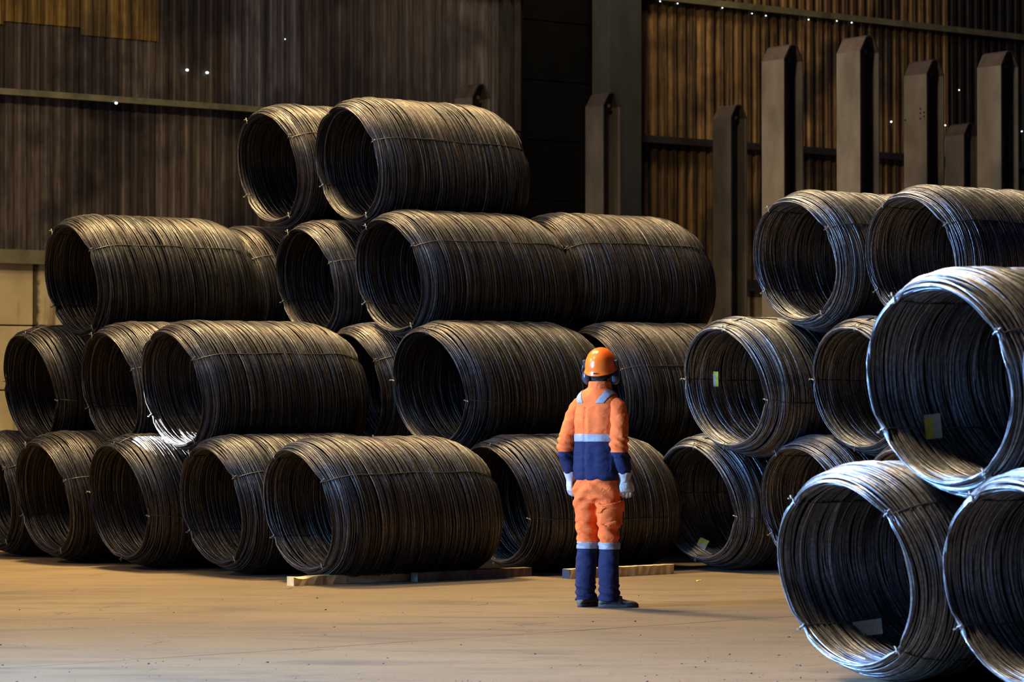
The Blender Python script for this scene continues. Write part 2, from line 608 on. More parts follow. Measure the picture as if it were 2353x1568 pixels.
# left of the opening: columns counted leftwards and rightwards from the seam at 525
cols_left = []
a = A_525 - SW
while a > px_a(-520): cols_left.append((a, SW)); a -= SW
a = A_525
while a < A_GAP0 - 0.05:
    wd = min(SW, math.floor((A_GAP0 - a) / PITCHR + 0.5) * PITCHR)
    if wd < PITCHR * 0.9: break
    cols_left.append((a, wd)); a += wd
for (a, wd) in cols_left:
    for r in range(3):
        z = Z0 + r * ZG
        rnd = random.uniform(-0.004, 0.004)
        dy = random.uniform(-0.012, 0.012)
        if r == 0:
            sheet(a, z, wd, ZG + 0.05, M_SHEET_BROWN if a < px_a(900) else M_SHEET_BLACK, rnd, dy)  # black towards the opening: the wall's shading put into the sheet colour
        elif a < A_525 - 0.01:
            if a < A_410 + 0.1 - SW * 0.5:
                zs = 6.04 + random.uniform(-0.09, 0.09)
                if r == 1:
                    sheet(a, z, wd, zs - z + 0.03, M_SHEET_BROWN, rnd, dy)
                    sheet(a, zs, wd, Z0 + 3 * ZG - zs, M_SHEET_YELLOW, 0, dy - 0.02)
            else:
                sheet(a, z, wd, ZG + 0.05, M_SHEET_BROWN, rnd, dy)
        else:
            m = M_SHEET_GREY if a < px_a(640) else (M_SHEET_DIM if a < px_a(1080) else M_SHEET_BLACK)
            sheet(a, z, wd, ZG + 0.05, m, rnd, dy - 0.015)
# right of the opening
a = px_a(1442)
while a < px_a(2353) + 3.0:
    for r in range(3):
        z = Z0 + r * ZG
        m = M_SHEET_OCHRE if a + SW * 0.5 < A_2195 else M_SHEET_BLACK
        sheet(a, z, SW, ZG + 0.05, m, random.uniform(-0.003, 0.003), random.uniform(-0.012, 0.012))
    a += SW


def wall_box(name, a0, a1, y0, y1, z0, z1, mat, bev=0.006, parent=wall):
    b = bmesh.new(); box(b, (0, y0, z0), (a1 - a0, y1, z1), bev)
    o = link(name, from_bm(name, b, mat), parent)
    o.location = (a0, 0, 0)
    return o


def girt(a0, a1, z, mat, h=0.10, d=0.16):
    # a channel lying on its side: top flange, web and bottom lip
    b = bmesh.new()
    L = a1 - a0
    box(b, (0, -0.05 - d, z - 0.012), (L, -0.045, z), 0)
    box(b, (0, -0.05 - d, z - h), (L, -0.05 - d + 0.012, z - 0.012), 0)
    box(b, (0, -0.05 - d + 0.012, z - h), (L, -0.05 - d + 0.06, z - h + 0.012), 0)
    o = link('girt', from_bm('girt', b, mat), wall)
    o.location = (a0, 0, 0)


AL, AR = px_a(-520), px_a(2353) + 3.0
girt(AL, px_a(1130), Z0 + ZG + 0.06, M_GIRT, 0.075, 0.16)
girt(A_GAP1 + 0.5, AR, Z0 + ZG + 0.05, M_GIRT_DARK, 0.10, 0.16)
girt(AL, A_GAP0, Z0 + 2 * ZG + 0.03, M_GIRT)
girt(A_GAP1 + 0.5, AR, Z0 + 2 * ZG + 0.08, M_GIRT, 0.09, 0.16)
girt(AL, A_GAP0, Z0 + 0.13, M_GIRT, 0.17, 0.14)
girt(A_GAP1 + 0.5, AR, Z0 + 0.05, M_GIRT_DARK, 0.17, 0.14)
# concrete blocks under the cladding
BH, BW = 0.79, 2.35
bmb = bmesh.new(); box(bmb, (0.008, -0.06, 0.008), (BW - 0.008, 0.28, BH - 0.008), 0.018)
me_block = from_bm('concrete_block', bmb, M_BLOCK)
a72 = px_a(72)
for r in range(4):
    a = a72 - 2 * BW + (0 if r % 2 == 1 else 0)
    z = Z0 - 0.0 - BH * (4 - r)
    while a < AR:
        if not (A_GAP0 - BW < a < A_GAP1):
            o = link('concrete_block', me_block, wall); o.location = (a, 0, z)
        a += BW
b = bmesh.new(); box(b, (0, 0.26, -0.03), (AR - AL, 0.34, Z0))
o = link('block_backing', from_bm('block_backing', b, M_DOOR), wall); o.location = (AL, 0, 0)

# the dark opening: a sectional door set back in the wall
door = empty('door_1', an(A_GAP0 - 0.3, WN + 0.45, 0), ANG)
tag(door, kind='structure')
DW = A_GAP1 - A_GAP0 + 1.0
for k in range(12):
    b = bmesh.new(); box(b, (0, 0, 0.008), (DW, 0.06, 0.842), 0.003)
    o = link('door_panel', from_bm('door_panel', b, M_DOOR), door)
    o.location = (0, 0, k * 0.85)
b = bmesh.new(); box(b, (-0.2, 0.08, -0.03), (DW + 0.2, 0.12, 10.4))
link('door_backing', from_bm('door_backing', b, M_DOOR), door)  # unseen plate added to keep world light out of the panel seams
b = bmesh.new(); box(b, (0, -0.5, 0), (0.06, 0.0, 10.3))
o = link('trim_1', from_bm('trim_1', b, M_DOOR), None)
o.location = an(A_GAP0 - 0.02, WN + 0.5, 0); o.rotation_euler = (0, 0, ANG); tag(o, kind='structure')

# roof column right of the opening
b = bmesh.new()
cw_ = 0.56
box(b, (0, -0.40, 0), (cw_, -0.37, 10.5)); box(b, (0, -0.02, 0), (cw_, 0.01, 10.5)); box(b, (cw_ / 2 - 0.012, -0.37, 0), (cw_ / 2 + 0.012, -0.02, 10.5))
box(b, (0, -0.37, 0), (0.02, -0.02, 10.5))
o = link('roof_column', from_bm('roof_column', b, M_COLUMN)); o.location = an(A_GAP1 - 0.22, WN - 0.12, 0); o.rotation_euler = (0, 0, ANG)
tag(o, 'grey-green steel roof column beside the black opening in the wall', 'column')

# pinholes that let daylight through the cladding
holes = [(430, 161, 5), (476, 167, 5), (267, 237, 5), (655, 90, 1.6), (1517, 3, 2.2), (1557, 8, 2), (1660, 18, 2), (1728, 31, 1.8),
         (1760, 36, 1.8), (1858, 45, 2), (1923, 48, 1.6), (1957, 52, 2), (2048, 280, 3), (2172, 288, 2), (2204, 207, 2), (2348, 302, 2)]
for (x, y, r) in holes:
    g = on_n(x, WN - (0.235 if (x, y) == (267, 237) else 0.062))
    p = at(x, y, g.y)
    b = bmesh.new()
    rr = r * 0.5 * g.y / F * 1.15
    res = bmesh.ops.create_cone(b, cap_ends=True, segments=9, radius1=rr * 1.25, radius2=rr * 1.25, depth=0.006)
    bmesh.ops.scale(b, vec=(1, 0.7, 1), verts=b.verts[:])
    bmesh.ops.rotate(b, cent=(0, 0, 0), matrix=Matrix.Rotation(math.pi / 2, 3, 'X'), verts=b.verts[:])
    o = link('daylight_hole', from_bm('daylight_hole', b, M_HOLE), wall)
    inv = Matrix.Translation(an(0, WN, 0)) @ Matrix.Rotation(ANG, 4, 'Z')
    o.location = inv.inverted() @ p

# ------------------------------------------------------------------ steel stanchions
PH = 5.285
pdep, pwid = 0.354, 0.285


def post_mesh():
    """open box section with a coffin-shaped top: profile across x, drawn along y"""
    b = bmesh.new()
    w_, h_, tk = pwid, PH, 0.016
    c1, ct = 0.17, 0.055
    outer = [(0, 0), (0, h_ - c1), (w_ * 0.30, h_ - 0.02), (w_ * 0.42, h_), (w_ * 0.60, h_), (w_ * 0.72, h_ - 0.02), (w_, h_ - c1), (w_, 0)]
    inner = [(tk, 0), (tk, h_ - c1 - 0.006), (w_ * 0.32, h_ - 0.04), (w_ * 0.43, h_ - tk), (w_ * 0.59, h_ - tk), (w_ * 0.70, h_ - 0.04), (w_ - tk, h_ - c1 - 0.006), (w_ - tk, 0)]
    rings = []
    for y in (0.0, pdep):
        rings.append(([b.verts.new((p[0], y, p[1])) for p in outer], [b.verts.new((p[0], y, p[1])) for p in inner]))
    (of, inf), (ob, inb) = rings
    n = len(outer)
    for i in range(n - 1):
        b.faces.new((of[i], of[i + 1], ob[i + 1], ob[i]))
        b.faces.new((inf[i], inb[i], inb[i + 1], inf[i + 1]))
        b.faces.new((of[i], inf[i], inf[i + 1], of[i + 1]))
        b.faces.new((ob[i], ob[i + 1], inb[i + 1], inb[i]))
    bmesh.ops.recalc_face_normals(b, faces=b.faces[:])
    return b


b = post_mesh()
me_post = from_bm('post_shell', b, [M_POST, M_POST_CAP])
for p in me_post.polygons:
    if p.center.z > PH - 0.175: p.material_index = 1
b = bmesh.new(); box(b, (0.016, pdep * 0.55, 0), (pwid - 0.016, pdep * 0.55 + 0.016, PH - 0.16))
me_web = from_bm('web_plate', b, M_POST)
b = bmesh.new(); box(b, (-0.09, -0.09, 0), (pwid + 0.09, pdep + 0.09, 0.03), 0.004)
me_base = from_bm('base_plate', b, M_POST)
b = bmesh.new()
tube(b, [(pwid * 0.5, 0.06, PH - 0.165), (pwid * 0.5, pdep - 0.05, PH - 0.165)], 0.026, 10)
me_lug = from_bm('lifting_pin', b, M_POST)

posts = [  # left px, top y, label
    (1045, 195, 'dark steel stanchion whose pointed tip shows above the topmost dark coil'),
    (1345, 215, 'steel stanchion standing in front of the black opening and roof column'),
    (1638, 243, 'dark steel stanchion seen down to its foot beside the ochre concrete strip'),
    (1750, 105, 'tall steel stanchion rising above the right stack, nearest to its left edge'),
    (1922, 85, 'tallest looking stanchion, between two others above the clean coils'),
    (2077, 140, 'steel stanchion with small black bolt holes in its lit face'),
    (2172, 285, 'short looking far stanchion with pale rim, between two taller ones'),
    (2245, 120, 'rightmost tall stanchion by the very dark wall sheets'),
]
for (x, ty, lab) in posts:
    # all stanchions are one size: the height of the tip gives the depth
    Y = (PH - CAMZ) * F / (900 - ty)
    p = at(x, ty, Y)
    p.z = 0
    # p is the left edge seen: the rear left corner of the section
    root = empty('steel_stanchion', p + NX * (-pdep), ANG)
    tag(root, lab, 'post', 'steel stanchions behind the coil stacks')
    link('post_shell', me_post, root); link('web_plate', me_web, root)
    link('base_plate', me_base, root); link('lifting_pin', me_lug, root)
    if x == 2077:
        for (hx, hz) in ((0.0, 0.72), (0.24, 0.72), (0.24, 0.66), (0.30, 0.70), (0.30, 0.655), (0.24, 0.61)):
            b = bmesh.new()
            bmesh.ops.create_cone(b, cap_ends=True, segments=10, radius1=0.012, radius2=0.012, depth=0.004)
            bmesh.ops.rotate(b, cent=(0, 0, 0), matrix=Matrix.Rotation(math.pi / 2, 3, 'Y'), verts=b.verts[:])
            o = link('bolt_hole', from_bm('bolt_hole', b, M_FOAM), root)
            o.location = (-0.002, pdep - hx - 0.02, PH - hz + 0.05)

# ------------------------------------------------------------------ wire coils
CR, CI, CL, SHEAR = 0.585, 0.466, 1.66, 0.185


def coil_profile():
    """closed cross-section of the coil wall in (x, r): arclength table"""
    pts = []
    e = 0.055
    # outer from near end to far end
    for i in range(81):
        x = CL * i / 80.0
        d = min(x, CL - x)
        s = max(0.0, 1 - d / 0.30)
        r = CR - 0.090 * s ** 2.1
        pts.append((x if 0.02 < x < CL - 0.02 else (0.02 if x < 1 else CL - 0.02), r))
    rl_o = CR - 0.090
    rl_i = CI + 0.010
    mid, half = (rl_o + rl_i) / 2, (rl_o - rl_i) / 2
    for i in range(1, 10):
        t_ = math.pi / 2 - math.pi * i / 10
        pts.append((CL - 0.02 + 0.03 * math.cos(t_), mid + half * math.sin(t_)))
    for i in range(81):
        x = CL - CL * i / 80.0
        d = min(x, CL - x)
        s = max(0.0, 1 - d / 0.15)
        pts.append((x if 0.02 < x < CL - 0.02 else (0.02 if x < 1 else CL - 0.02), CI + 0.010 * s ** 2))
    for i in range(1, 10):
        t_ = -math.pi / 2 - math.pi * i / 10
        pts.append((0.02 + 0.03 * math.cos(t_), mid + half * math.sin(t_)))
    P = np.array(pts)
    Q = np.vstack([P, P[:1]])
    seg = np.hypot(*(np.diff(Q, axis=0).T))
    keep = np.concatenate([[True], seg[:-1] > 1e-6])
    P = P[keep]
    Q = np.vstack([P, P[:1]])
    seg = np.hypot(*(np.diff(Q, axis=0).T))
    S = np.concatenate([[0], np.cumsum(seg)])
    return Q, S


PQ, PS = coil_profile()
PLEN = PS[-1]


def prof_eval(s):
    s = np.mod(s, PLEN)
    return np.interp(s, PS, PQ[:, 0]), np.interp(s, PS, PQ[:, 1])


def prof_frame(s, h=0.012):
    x0, r0 = prof_eval(s - h); x1, r1 = prof_eval(s + h)
    tx, tr = x1 - x0, r1 - r0
    L = np.hypot(tx, tr) + 1e-9
    tx, tr = tx / L, tr / L
    return tx, tr, -tr, tx        # tangent, outward normal


def pinch(theta, ties, sig=0.10):
    p = 0
    for t_ in ties:
        d = (theta - t_ + np.pi) % (2 * np.pi) - np.pi
        p = p + np.exp(-(d / sig) ** 2)
    return p


def shape_r(theta, rng_c):
    return 1 + rng_c[0] * np.cos(2 * theta + rng_c[1]) + rng_c[2] * np.cos(3 * theta + rng_c[3])


def endness(x):
    return np.clip(1 - np.minimum(x, CL - x) / 0.22, 0, 1)


def to_xyz(x, r, th, c):
    rr = r * shape_r(th, c)
    y = rr * np.cos(th)
    z = rr * np.sin(th)
    # leaning windings, slight flat on the bottom
    z = np.where(z < -0.50 , -0.50 + (z + 0.50) * 0.93, z)
    return np.stack([x - SHEAR * z - 0.0, y, z + CR], axis=-1)


def windings_mesh(seed, ties, N, M, K, wr):
    g = np.random.default_rng(seed)
    ties = [math.radians(a) for a in ties]
    c = (g.uniform(0.004, 0.012), g.uniform(0, 6.28), g.uniform(0.002, 0.006), g.uniform(0, 6.28))
    th = np.linspace(0, 2 * np.pi, M, endpoint=False)[None, :]
    s0 = (np.arange(N) / N * PLEN + g.normal(0, 0.003, N))[:, None]
    # own waviness of each turn
    s = s0 + 0
    for k, amp in ((1, 0.009), (2, 0.006), (3, 0.003), (5, 0.0015)):
        s = s + g.normal(0, amp, (N, 1)) * np.sin(k * th + g.uniform(0, 6.28, (N, 1)))
    # waviness shared by neighbouring turns
    for k in range(5):
        kk = g.integers(1, 4)
        q = g.integers(1, 9)
        s = s + g.uniform(0.001, 0.005) * np.sin(kk * th + 2 * np.pi * q * s0 / PLEN + g.uniform(0, 6.28))
    x, r = prof_eval(s)
    tx, tr, nx, nr = prof_frame(s)
    # depth of each turn below the surface, with gaps where wires fell in
    dep = np.abs(g.normal(0, 0.0048, (N, 1))) + 0.0
    dep = dep + np.clip(g.normal(0, 0.004, (N, 1)) * np.sin(th * g.integers(1, 4, (N, 1)) + g.uniform(0, 6.28, (N, 1))), -0.004, 0.01)
    dep = np.clip(dep, -0.002, 0.020)
    wav = 0
    for k in range(6):
        wav = wav + 0.0013 * np.sin(2 * np.pi * g.integers(3, 30) * s0 / PLEN + g.integers(1, 4) * th + g.uniform(0, 6.28))
    pc = pinch(th, ties)
    e = endness(x)
    off = -dep + wav - pc * (0.004 + 0.008 * e)
    x = x + nx * off
    r = r + nr * off
    # loops pulled inwards at the ties, bulging between them at the lip
    lip = np.clip(1 - x / 0.16, 0, 1) ** 2
    lipf = np.clip(1 - (CL - x) / 0.16, 0, 1) ** 2
    x = x + (pc * 0.015 - 0.008 + 0.010 * np.sin(2 * th + 1.0)) * (lip - lipf)
    phi = (np.arange(K) / K * 2 * np.pi)[None, None, :]
    cph, sph = np.cos(phi) * wr, np.sin(phi) * wr
    X = x[..., None] + nx[..., None] * cph + tx[..., None] * sph
    RR = r[..., None] + nr[..., None] * cph + tr[..., None] * sph
    TH = np.broadcast_to(th[..., None], X.shape)
    V = to_xyz(X, RR, TH, c).reshape(-1, 3)
    i = np.arange(N)[:, None, None]; j = np.arange(M)[None, :, None]; k = np.arange(K)[None, None, :]
    idx = lambda i, j, k: (i * M + (j % M)) * K + (k % K)
    Q = np.stack([idx(i, j, k), idx(i, j, k + 1), idx(i, j + 1, k + 1), idx(i, j + 1, k)], axis=-1).reshape(-1, 4)
    tone = np.clip(g.normal(0.45, 0.25, N), 0, 1)
    tv = np.repeat(tone, M * K)
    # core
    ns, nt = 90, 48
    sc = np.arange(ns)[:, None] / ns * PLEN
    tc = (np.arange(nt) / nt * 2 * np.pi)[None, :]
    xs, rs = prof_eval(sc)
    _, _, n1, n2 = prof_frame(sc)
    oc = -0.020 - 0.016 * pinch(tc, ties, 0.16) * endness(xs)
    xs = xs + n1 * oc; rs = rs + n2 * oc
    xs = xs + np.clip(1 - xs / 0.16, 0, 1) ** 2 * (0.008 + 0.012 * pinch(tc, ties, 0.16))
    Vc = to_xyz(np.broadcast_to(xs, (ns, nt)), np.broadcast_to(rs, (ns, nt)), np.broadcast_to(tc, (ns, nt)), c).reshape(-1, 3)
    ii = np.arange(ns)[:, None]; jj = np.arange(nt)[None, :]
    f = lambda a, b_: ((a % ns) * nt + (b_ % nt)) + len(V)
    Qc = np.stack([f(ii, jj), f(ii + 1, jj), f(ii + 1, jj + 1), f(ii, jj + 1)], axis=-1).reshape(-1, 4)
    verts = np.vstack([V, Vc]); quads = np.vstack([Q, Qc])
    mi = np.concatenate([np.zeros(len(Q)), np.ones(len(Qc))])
    return verts, quads, mi, np.concatenate([tv, np.zeros(len(Vc))]), c, ties


def finish_windings(data, mat, name='windings'):
    verts, quads, mi, tv, c, ties = data
    me = np_mesh(name, verts, quads, [mat, M_CORE], True, mi)
    at_ = me.attributes.new('wire_tone', 'FLOAT', 'POINT')
    at_.data.foreach_set('value', tv.astype(np.float32))
    return me


def tie_mesh(c, ties, k, seed):
    """binding wire looped round the coil wall at one angle"""
    g = random.Random(seed)
    th0 = ties[k]
    ss = np.linspace(0, PLEN, 110, endpoint=False)
    x, r = prof_eval(ss)
    _, _, nx, nr = prof_frame(ss)
    e = endness(x)
    off = 0.0035 - (0.004 + 0.008 * e) + 0.0065 * np.sin(ss * 9 + seed) * 0.4
    x = x + nx * off; r = r + nr * off
    lip = np.clip(1 - x / 0.16, 0, 1) ** 2; lipf = np.clip(1 - (CL - x) / 0.16, 0, 1) ** 2
    x = x + 0.006 * (lip - lipf)
    th = th0 + 0.012 * np.sin(ss * 3.1 + seed) + 0.006 * np.sin(ss * 11 + seed)
    P = to_xyz(x, r, th, c)
    b = bmesh.new()
    rad = 0.0048
    pts = [Vector(p) for p in P]
    n = len(pts)
    rings = []
    cdir = Vector((0, math.cos(th0), math.sin(th0)))
    for i in range(n):
        d = (pts[(i + 1) % n] - pts[i - 1]).normalized()
        u = cdir.cross(Vector((1, 0, 0))).normalized()
        v = d.cross(u).normalized()
        rings.append([pts[i] + u * rad * math.cos(a_) + v * rad * math.sin(a_) for a_ in (0, 1.257, 2.513, 3.77, 5.027)])
    vr = [[b.verts.new(p) for p in rg] for rg in rings]
    for i in range(n):
        for j in range(5):
            b.faces.new((vr[i][j], vr[i][(j + 1) % 5], vr[(i + 1) % n][(j + 1) % 5], vr[(i + 1) % n][j]))
    me = from_bm('tie_wire', b, M_TIE, True)
    # knot with two cut tails at the lip
    i0 = int(np.argmin(np.hypot(x - x.min(), 0)))
    kp = pts[i0]
    b = bmesh.new()
    u = cdir.cross(Vector((1, 0, 0))).normalized()
    p0 = kp + Vector((-0.006, 0, 0)) + cdir * 0.01
    tube(b, [p0 - cdir * 0.03, p0 - cdir * 0.015 + u * 0.004, p0 + u * -0.003 + cdir * 0.0, p0 + cdir * 0.016 + u * 0.004, p0 + cdir * 0.032], 0.0050, 6)
    tube(b, [p0 + cdir * 0.01, p0 + Vector((-0.018, 0, 0)) + cdir * 0.012 + u * 0.004, p0 + Vector((-0.020, 0, 0)) + cdir * 0.018 + u * 0.008], 0.0028, 5)
    mk = from_bm('tie_knot', b, M_KNOT, True)
    return me, mk


P1, P2, P3, P4 = (62, 150, -28, -118), (8, 100, 192, 282), (50, 139, -38, -130), (70, 160, -20, -110)
VAR = {}


def make_variant(key, seed, ties, N, M, K, wr, mats):
    data = windings_mesh(seed, ties, N, M, K, wr)
    c, tr_ = data[4], data[5]
    tm = [tie_mesh(c, tr_, k, seed * 7 + k) for k in range(4)]
    for mk, mat in mats.items():
        VAR[key + mk] = (finish_windings(data, mat), tm, c)


def group_mats(*ks):
    return {k: (M_WIRE_DARK if k == 'd' else M_WIRE_BLUE) for k in ks}


make_variant('A', 1, P1, 600, 48, 4, 0.0044, group_mats('d'))
make_variant('B', 2, P1, 600, 48, 4, 0.0044, group_mats('d'))
make_variant('C', 3, P2, 600, 48, 4, 0.0044, group_mats('d'))
make_variant('D', 4, P4, 600, 48, 4, 0.0044, group_mats('d'))
make_variant('E', 5, P2, 560, 54, 4, 0.0047, group_mats('b'))
make_variant('F', 6, P1, 560, 54, 4, 0.0047, group_mats('b'))
make_variant('G', 8, P3, 540, 76, 4, 0.0049, group_mats('b'))
make_variant('H', 9, P1, 540, 76, 4, 0.0049, group_mats('b'))

ROWZ = (0.0, 0.975, 1.960, 2.945)


def coil(x, n, row, var, label, group, scale=1.0, dz=0.0, flip=False, yaw=0.0, pitch=0.0):
    g = on_n(x, n)
    root = empty('wire_coil', (g.x, g.y, ROWZ[row] + dz), ANG + R(yaw))
    root.rotation_euler = (0, R(pitch), ANG + R(yaw))
    root.scale = (1, scale, scale)
    tag(root, label, 'wire coil', group)
    me, tm, c = VAR[var]
    objs = [link('windings', me, root)]
    for a_, k_ in tm:
        t1 = link('tie_wire', a_, root)
        link('tie_knot', k_, t1)
        objs.append(t1)
    if flip:
        # turned end for end (half a turn about the crosswise axis), so the lean stays the same
        for o in objs:
            o.location = (CL, 0, 2 * CR)
            o.rotation_euler = (0, math.pi, 0)
    # front lip sits a little in front of the measured plane
    return root


GL = 'dark coils of the big stack'
GR = 'clean steel coils of the right rear stack'
GN = 'clean steel coils nearest to the camera'
coils = {}
C_ = lambda key, *a, **k: coils.__setitem__(key, coil(*a, **k))
# bottom tier of the big dark stack
C_('l1a', 685, 18.83, 0, 'Ad', 'dark wire coil on the floor, full side visible, its mouth by the chipped timber', GL)
C_('l1b', 487, 20.02, 0, 'Bd', 'dark floor coil just left of the one beside the chipped timber', GL)
C_('l1c', 272, 21.20, 0, 'Cd', 'dark floor coil whose top edge catches the white sunbeam', GL)
C_('l1d', 100, 22.38, 0, 'Dd', 'dark floor coil, second from the left picture edge', GL)
C_('l1e', -28, 23.56, 0, 'Bd', 'dark floor coil cut off by the left picture edge', GL)
C_('l1f', 1132, 18.83, 0, 'Cd', 'dark floor coil directly behind the worker, mouth left of his legs', GL, yaw=-1)
C_('l1g', 1288, 20.02, 0, 'Dd', 'dark floor coil peeping over the one behind the worker, towards the right stack', GL)
# second tier
C_('l2a', 396, 20.60, 1, 'Ad', 'dark second-tier coil with the bright sunbeam on its lower lip', GL, scale=1.0)
C_('l2b', 252, 21.80, 1, 'Dd', 'dark second-tier coil tucked left behind the sunlit one', GL)
C_('l2c', 68, 22.98, 1, 'Cd', 'dark second-tier coil at the far left against the concrete wall', GL, flip=False)
C_('l2d', 808, 20.60, 1, 'Bd', 'dark second-tier coil seen as a narrow crescent behind the sunlit one', GL)
C_('l2e', 985, 19.42, 1, 'Cd', 'dark second-tier coil with wide open mouth, left of the worker\'s helmet', GL, scale=1.0, yaw=3)
C_('l2f', 1358, 19.42, 1, 'Dd', 'dark second-tier coil right behind the worker\'s helmet', GL)
# third tier
C_('l3a', 165, 22.38, 2, 'Bd', 'dark third-tier coil furthest left, with wide pale-brown side', GL)
C_('l3b', 520, 22.38, 2, 'Ad', 'dark third-tier coil peeping out behind the far left third-tier one', GL, dz=-0.04)
C_('l3c', 702, 21.20, 2, 'Dd', 'dark third-tier coil, only its mouth visible below the two top coils', GL, scale=0.96)
C_('l3d', 893, 20.02, 2, 'Ad', 'dark third-tier coil in the middle, mouth below the topmost long coil', GL)
C_('l3e', 1243, 20.02, 2, 'Bd', 'dark third-tier coil at the right end of the big stack', GL, dz=0.03)
# top tier
C_('l4a', 797, 20.60, 3, 'Dd', 'dark top-tier coil with its whole side visible, right of the two', GL, dz=0.03)
C_('l4b', 615, 21.75, 3, 'Ad', 'dark top-tier coil partly hidden, left of the two', GL, scale=1.02, dz=0.05)
# right rear stack
C_('r1a', 1597, 18.05, 0, 'Eb', 'clean steel floor coil with small yellow tag near its lower tie, nearest the worker', GR)
C_('r1b', 1842, 16.87, 0, 'Fb', 'clean steel floor coil half hidden behind the nearest floor coil', GR)
C_('r1c', 2085, 15.69, 0, 'Eb', 'clean steel floor coil of which only a sliver shows between the near coils', GR)
C_('r2a', 1663, 17.46, 1, 'Eb', 'clean steel second-tier coil with yellow tag high inside its mouth', GR, scale=1.01)
C_('r2b', 1965, 16.28, 1, 'Eb', 'clean steel second-tier coil partly covered by the big tagged near coil', GR)
C_('r3a', 1826, 16.87, 2, 'Fb', 'clean steel top coil of the right rear stack, left of the two', GR, dz=0.06, flip=False)
C_('r3b', 2092, 15.69, 2, 'Fb', 'clean steel top coil of the right rear stack running out at the right edge', GR, dz=0.04)
# near stack
C_('n1a', 1940, 10.56, 0, 'Gb', 'bluish clean coil on the floor nearest the camera, white tag in its mouth', GN, scale=1.0, dz=-0.0)
C_('n1b', 2338, 9.38, 0, 'Hb', 'bluish near floor coil cut off by the lower right corner', GN)
C_('n2a', 2157, 9.90, 1, 'Hb', 'big bluish near coil resting on two others, yellow and white tag inside', GN, scale=1.02)
C_('n2b', 2540, 8.72, 1, 'Gb', 'bluish near coil showing only its rim at the right picture edge', GN)


def coil_tag(key, a_, th, w_, h_, mats, spin=0.0, lift=0.02, label=None):
    b = bmesh.new()
    nx_, ny_ = 4, 6
    vs = []
    for j in range(ny_ + 1):
        for i in range(nx_ + 1):
            u, v = i / nx_ - 0.5, j / ny_ - 0.5
            vs.append(b.verts.new((u * w_, v * h_, 0.012 * math.sin(v * 3.0) + 0.006 * u)))
    for j in range(ny_):
        for i in range(nx_):
            q = j * (nx_ + 1) + i
            f = b.faces.new((vs[q], vs[q + 1], vs[q + nx_ + 2], vs[q + nx_ + 1]))
            f.material_index = 1 if (len(mats) > 1 and i >= nx_ - 2) or (len(mats) > 1 and j == ny_ - 1) else 0
    bmesh.ops.solidify(b, geom=b.faces[:], thickness=0.0012)
    o = link('paper_tag', from_bm('paper_tag', b, mats), coils[key])
    th = math.radians(th)
    r = CI - lift
    z = r * math.sin(th)
    o.location = (a_ - SHEAR * z, r * math.cos(th), z + CR)
    nrm = Vector((-1.1, -math.cos(th), -math.sin(th))).normalized()
    upv = Vector((0, -math.sin(th), math.cos(th)))
    q = nrm.to_track_quat('Z', 'Y').to_matrix().to_4x4()
    # keep the tag's long side along the wall of the mouth
    X = upv.cross(nrm).normalized(); Yv = nrm.cross(X).normalized()
    M = Matrix((X, Yv, nrm)).transposed().to_4x4() @ Matrix.Rotation(math.radians(spin), 4, 'Z')
    o.rotation_euler = M.to_euler()
    if label: o['label'] = label
    return o


coil_tag('r2a', 0.30, 10, 0.045, 0.13, [M_TAG_W, M_TAG_Y], 6, 0.035, 'yellow and white paper tag')
coil_tag('n2a', 0.29, -31, 0.085, 0.125, [M_TAG_Y, M_TAG_W], -18, 0.05, 'yellow tag with white edge')
coil_tag('r1a', 0.22, -57, 0.09, 0.085, [M_TAG_W, M_TAG_Y], 25, 0.03, 'small yellow paper tag')
coil_tag('n1a', 0.38, -48, 0.17, 0.08, [M_TAG_W], -30, 0.03, 'off-white paper tag')
coil_tag('n1b', 0.44, -44, 0.09, 0.13, [M_TAG_Y], -20, 0.03, 'yellow paper tag')

# ------------------------------------------------------------------ timber dunnage


def timber(x0, x1, yb, h, wd, mat, label, seed, end=None):
    """squared timber lying along the coil direction; yb is the photo row of its near lower edge"""
    g = random.Random(seed)
    Y = CAMZ * F / (yb - 900.0)
    p0 = at(x0, yb, Y); p0.z = 0
    n = p0.dot(NX)
    a0 = p0.dot(AX); a1 = px_a(x1, n)
    L = a1 - a0
    b = bmesh.new()
    K = 26
    rings = []
    for i in range(K + 1):
        x = L * i / K
        rough = 0.10 * h
        j = lambda q: g.uniform(-rough, rough) * 0.5
        chip = 0.0
        if end == 'chipped':
            chip = max(0, noise.noise(Vector((x * 5, 0, seed)))) * h * 0.75
        rings.append([Vector((x, 0.0 + j(0), 0)), Vector((x, 0.0 + j(1) + chip * 0.3, h - chip + j(2) * 0.5)),
                      Vector((x, wd, h - chip * 0.3 + j(3) * 0.3)), Vector((x, wd, 0))])
    ring_loft(b, rings)
    bmesh.ops.recalc_face_normals(b, faces=b.faces[:])
    me = from_bm('timber', b, [mat, M_END])
    o = link('timber_block', me)
    o.location = an(a0, n, 0); o.rotation_euler = (0, 0, ANG)
    tag(o, label, 'timber')
    if end == 'blue':
        root = o
        bb = bmesh.new(); box(bb, (-0.003, 0.0, 0.002), (0.001, wd, h), 0)
        e = link('painted_end', from_bm('painted_end', bb, M_END), o)
    return o


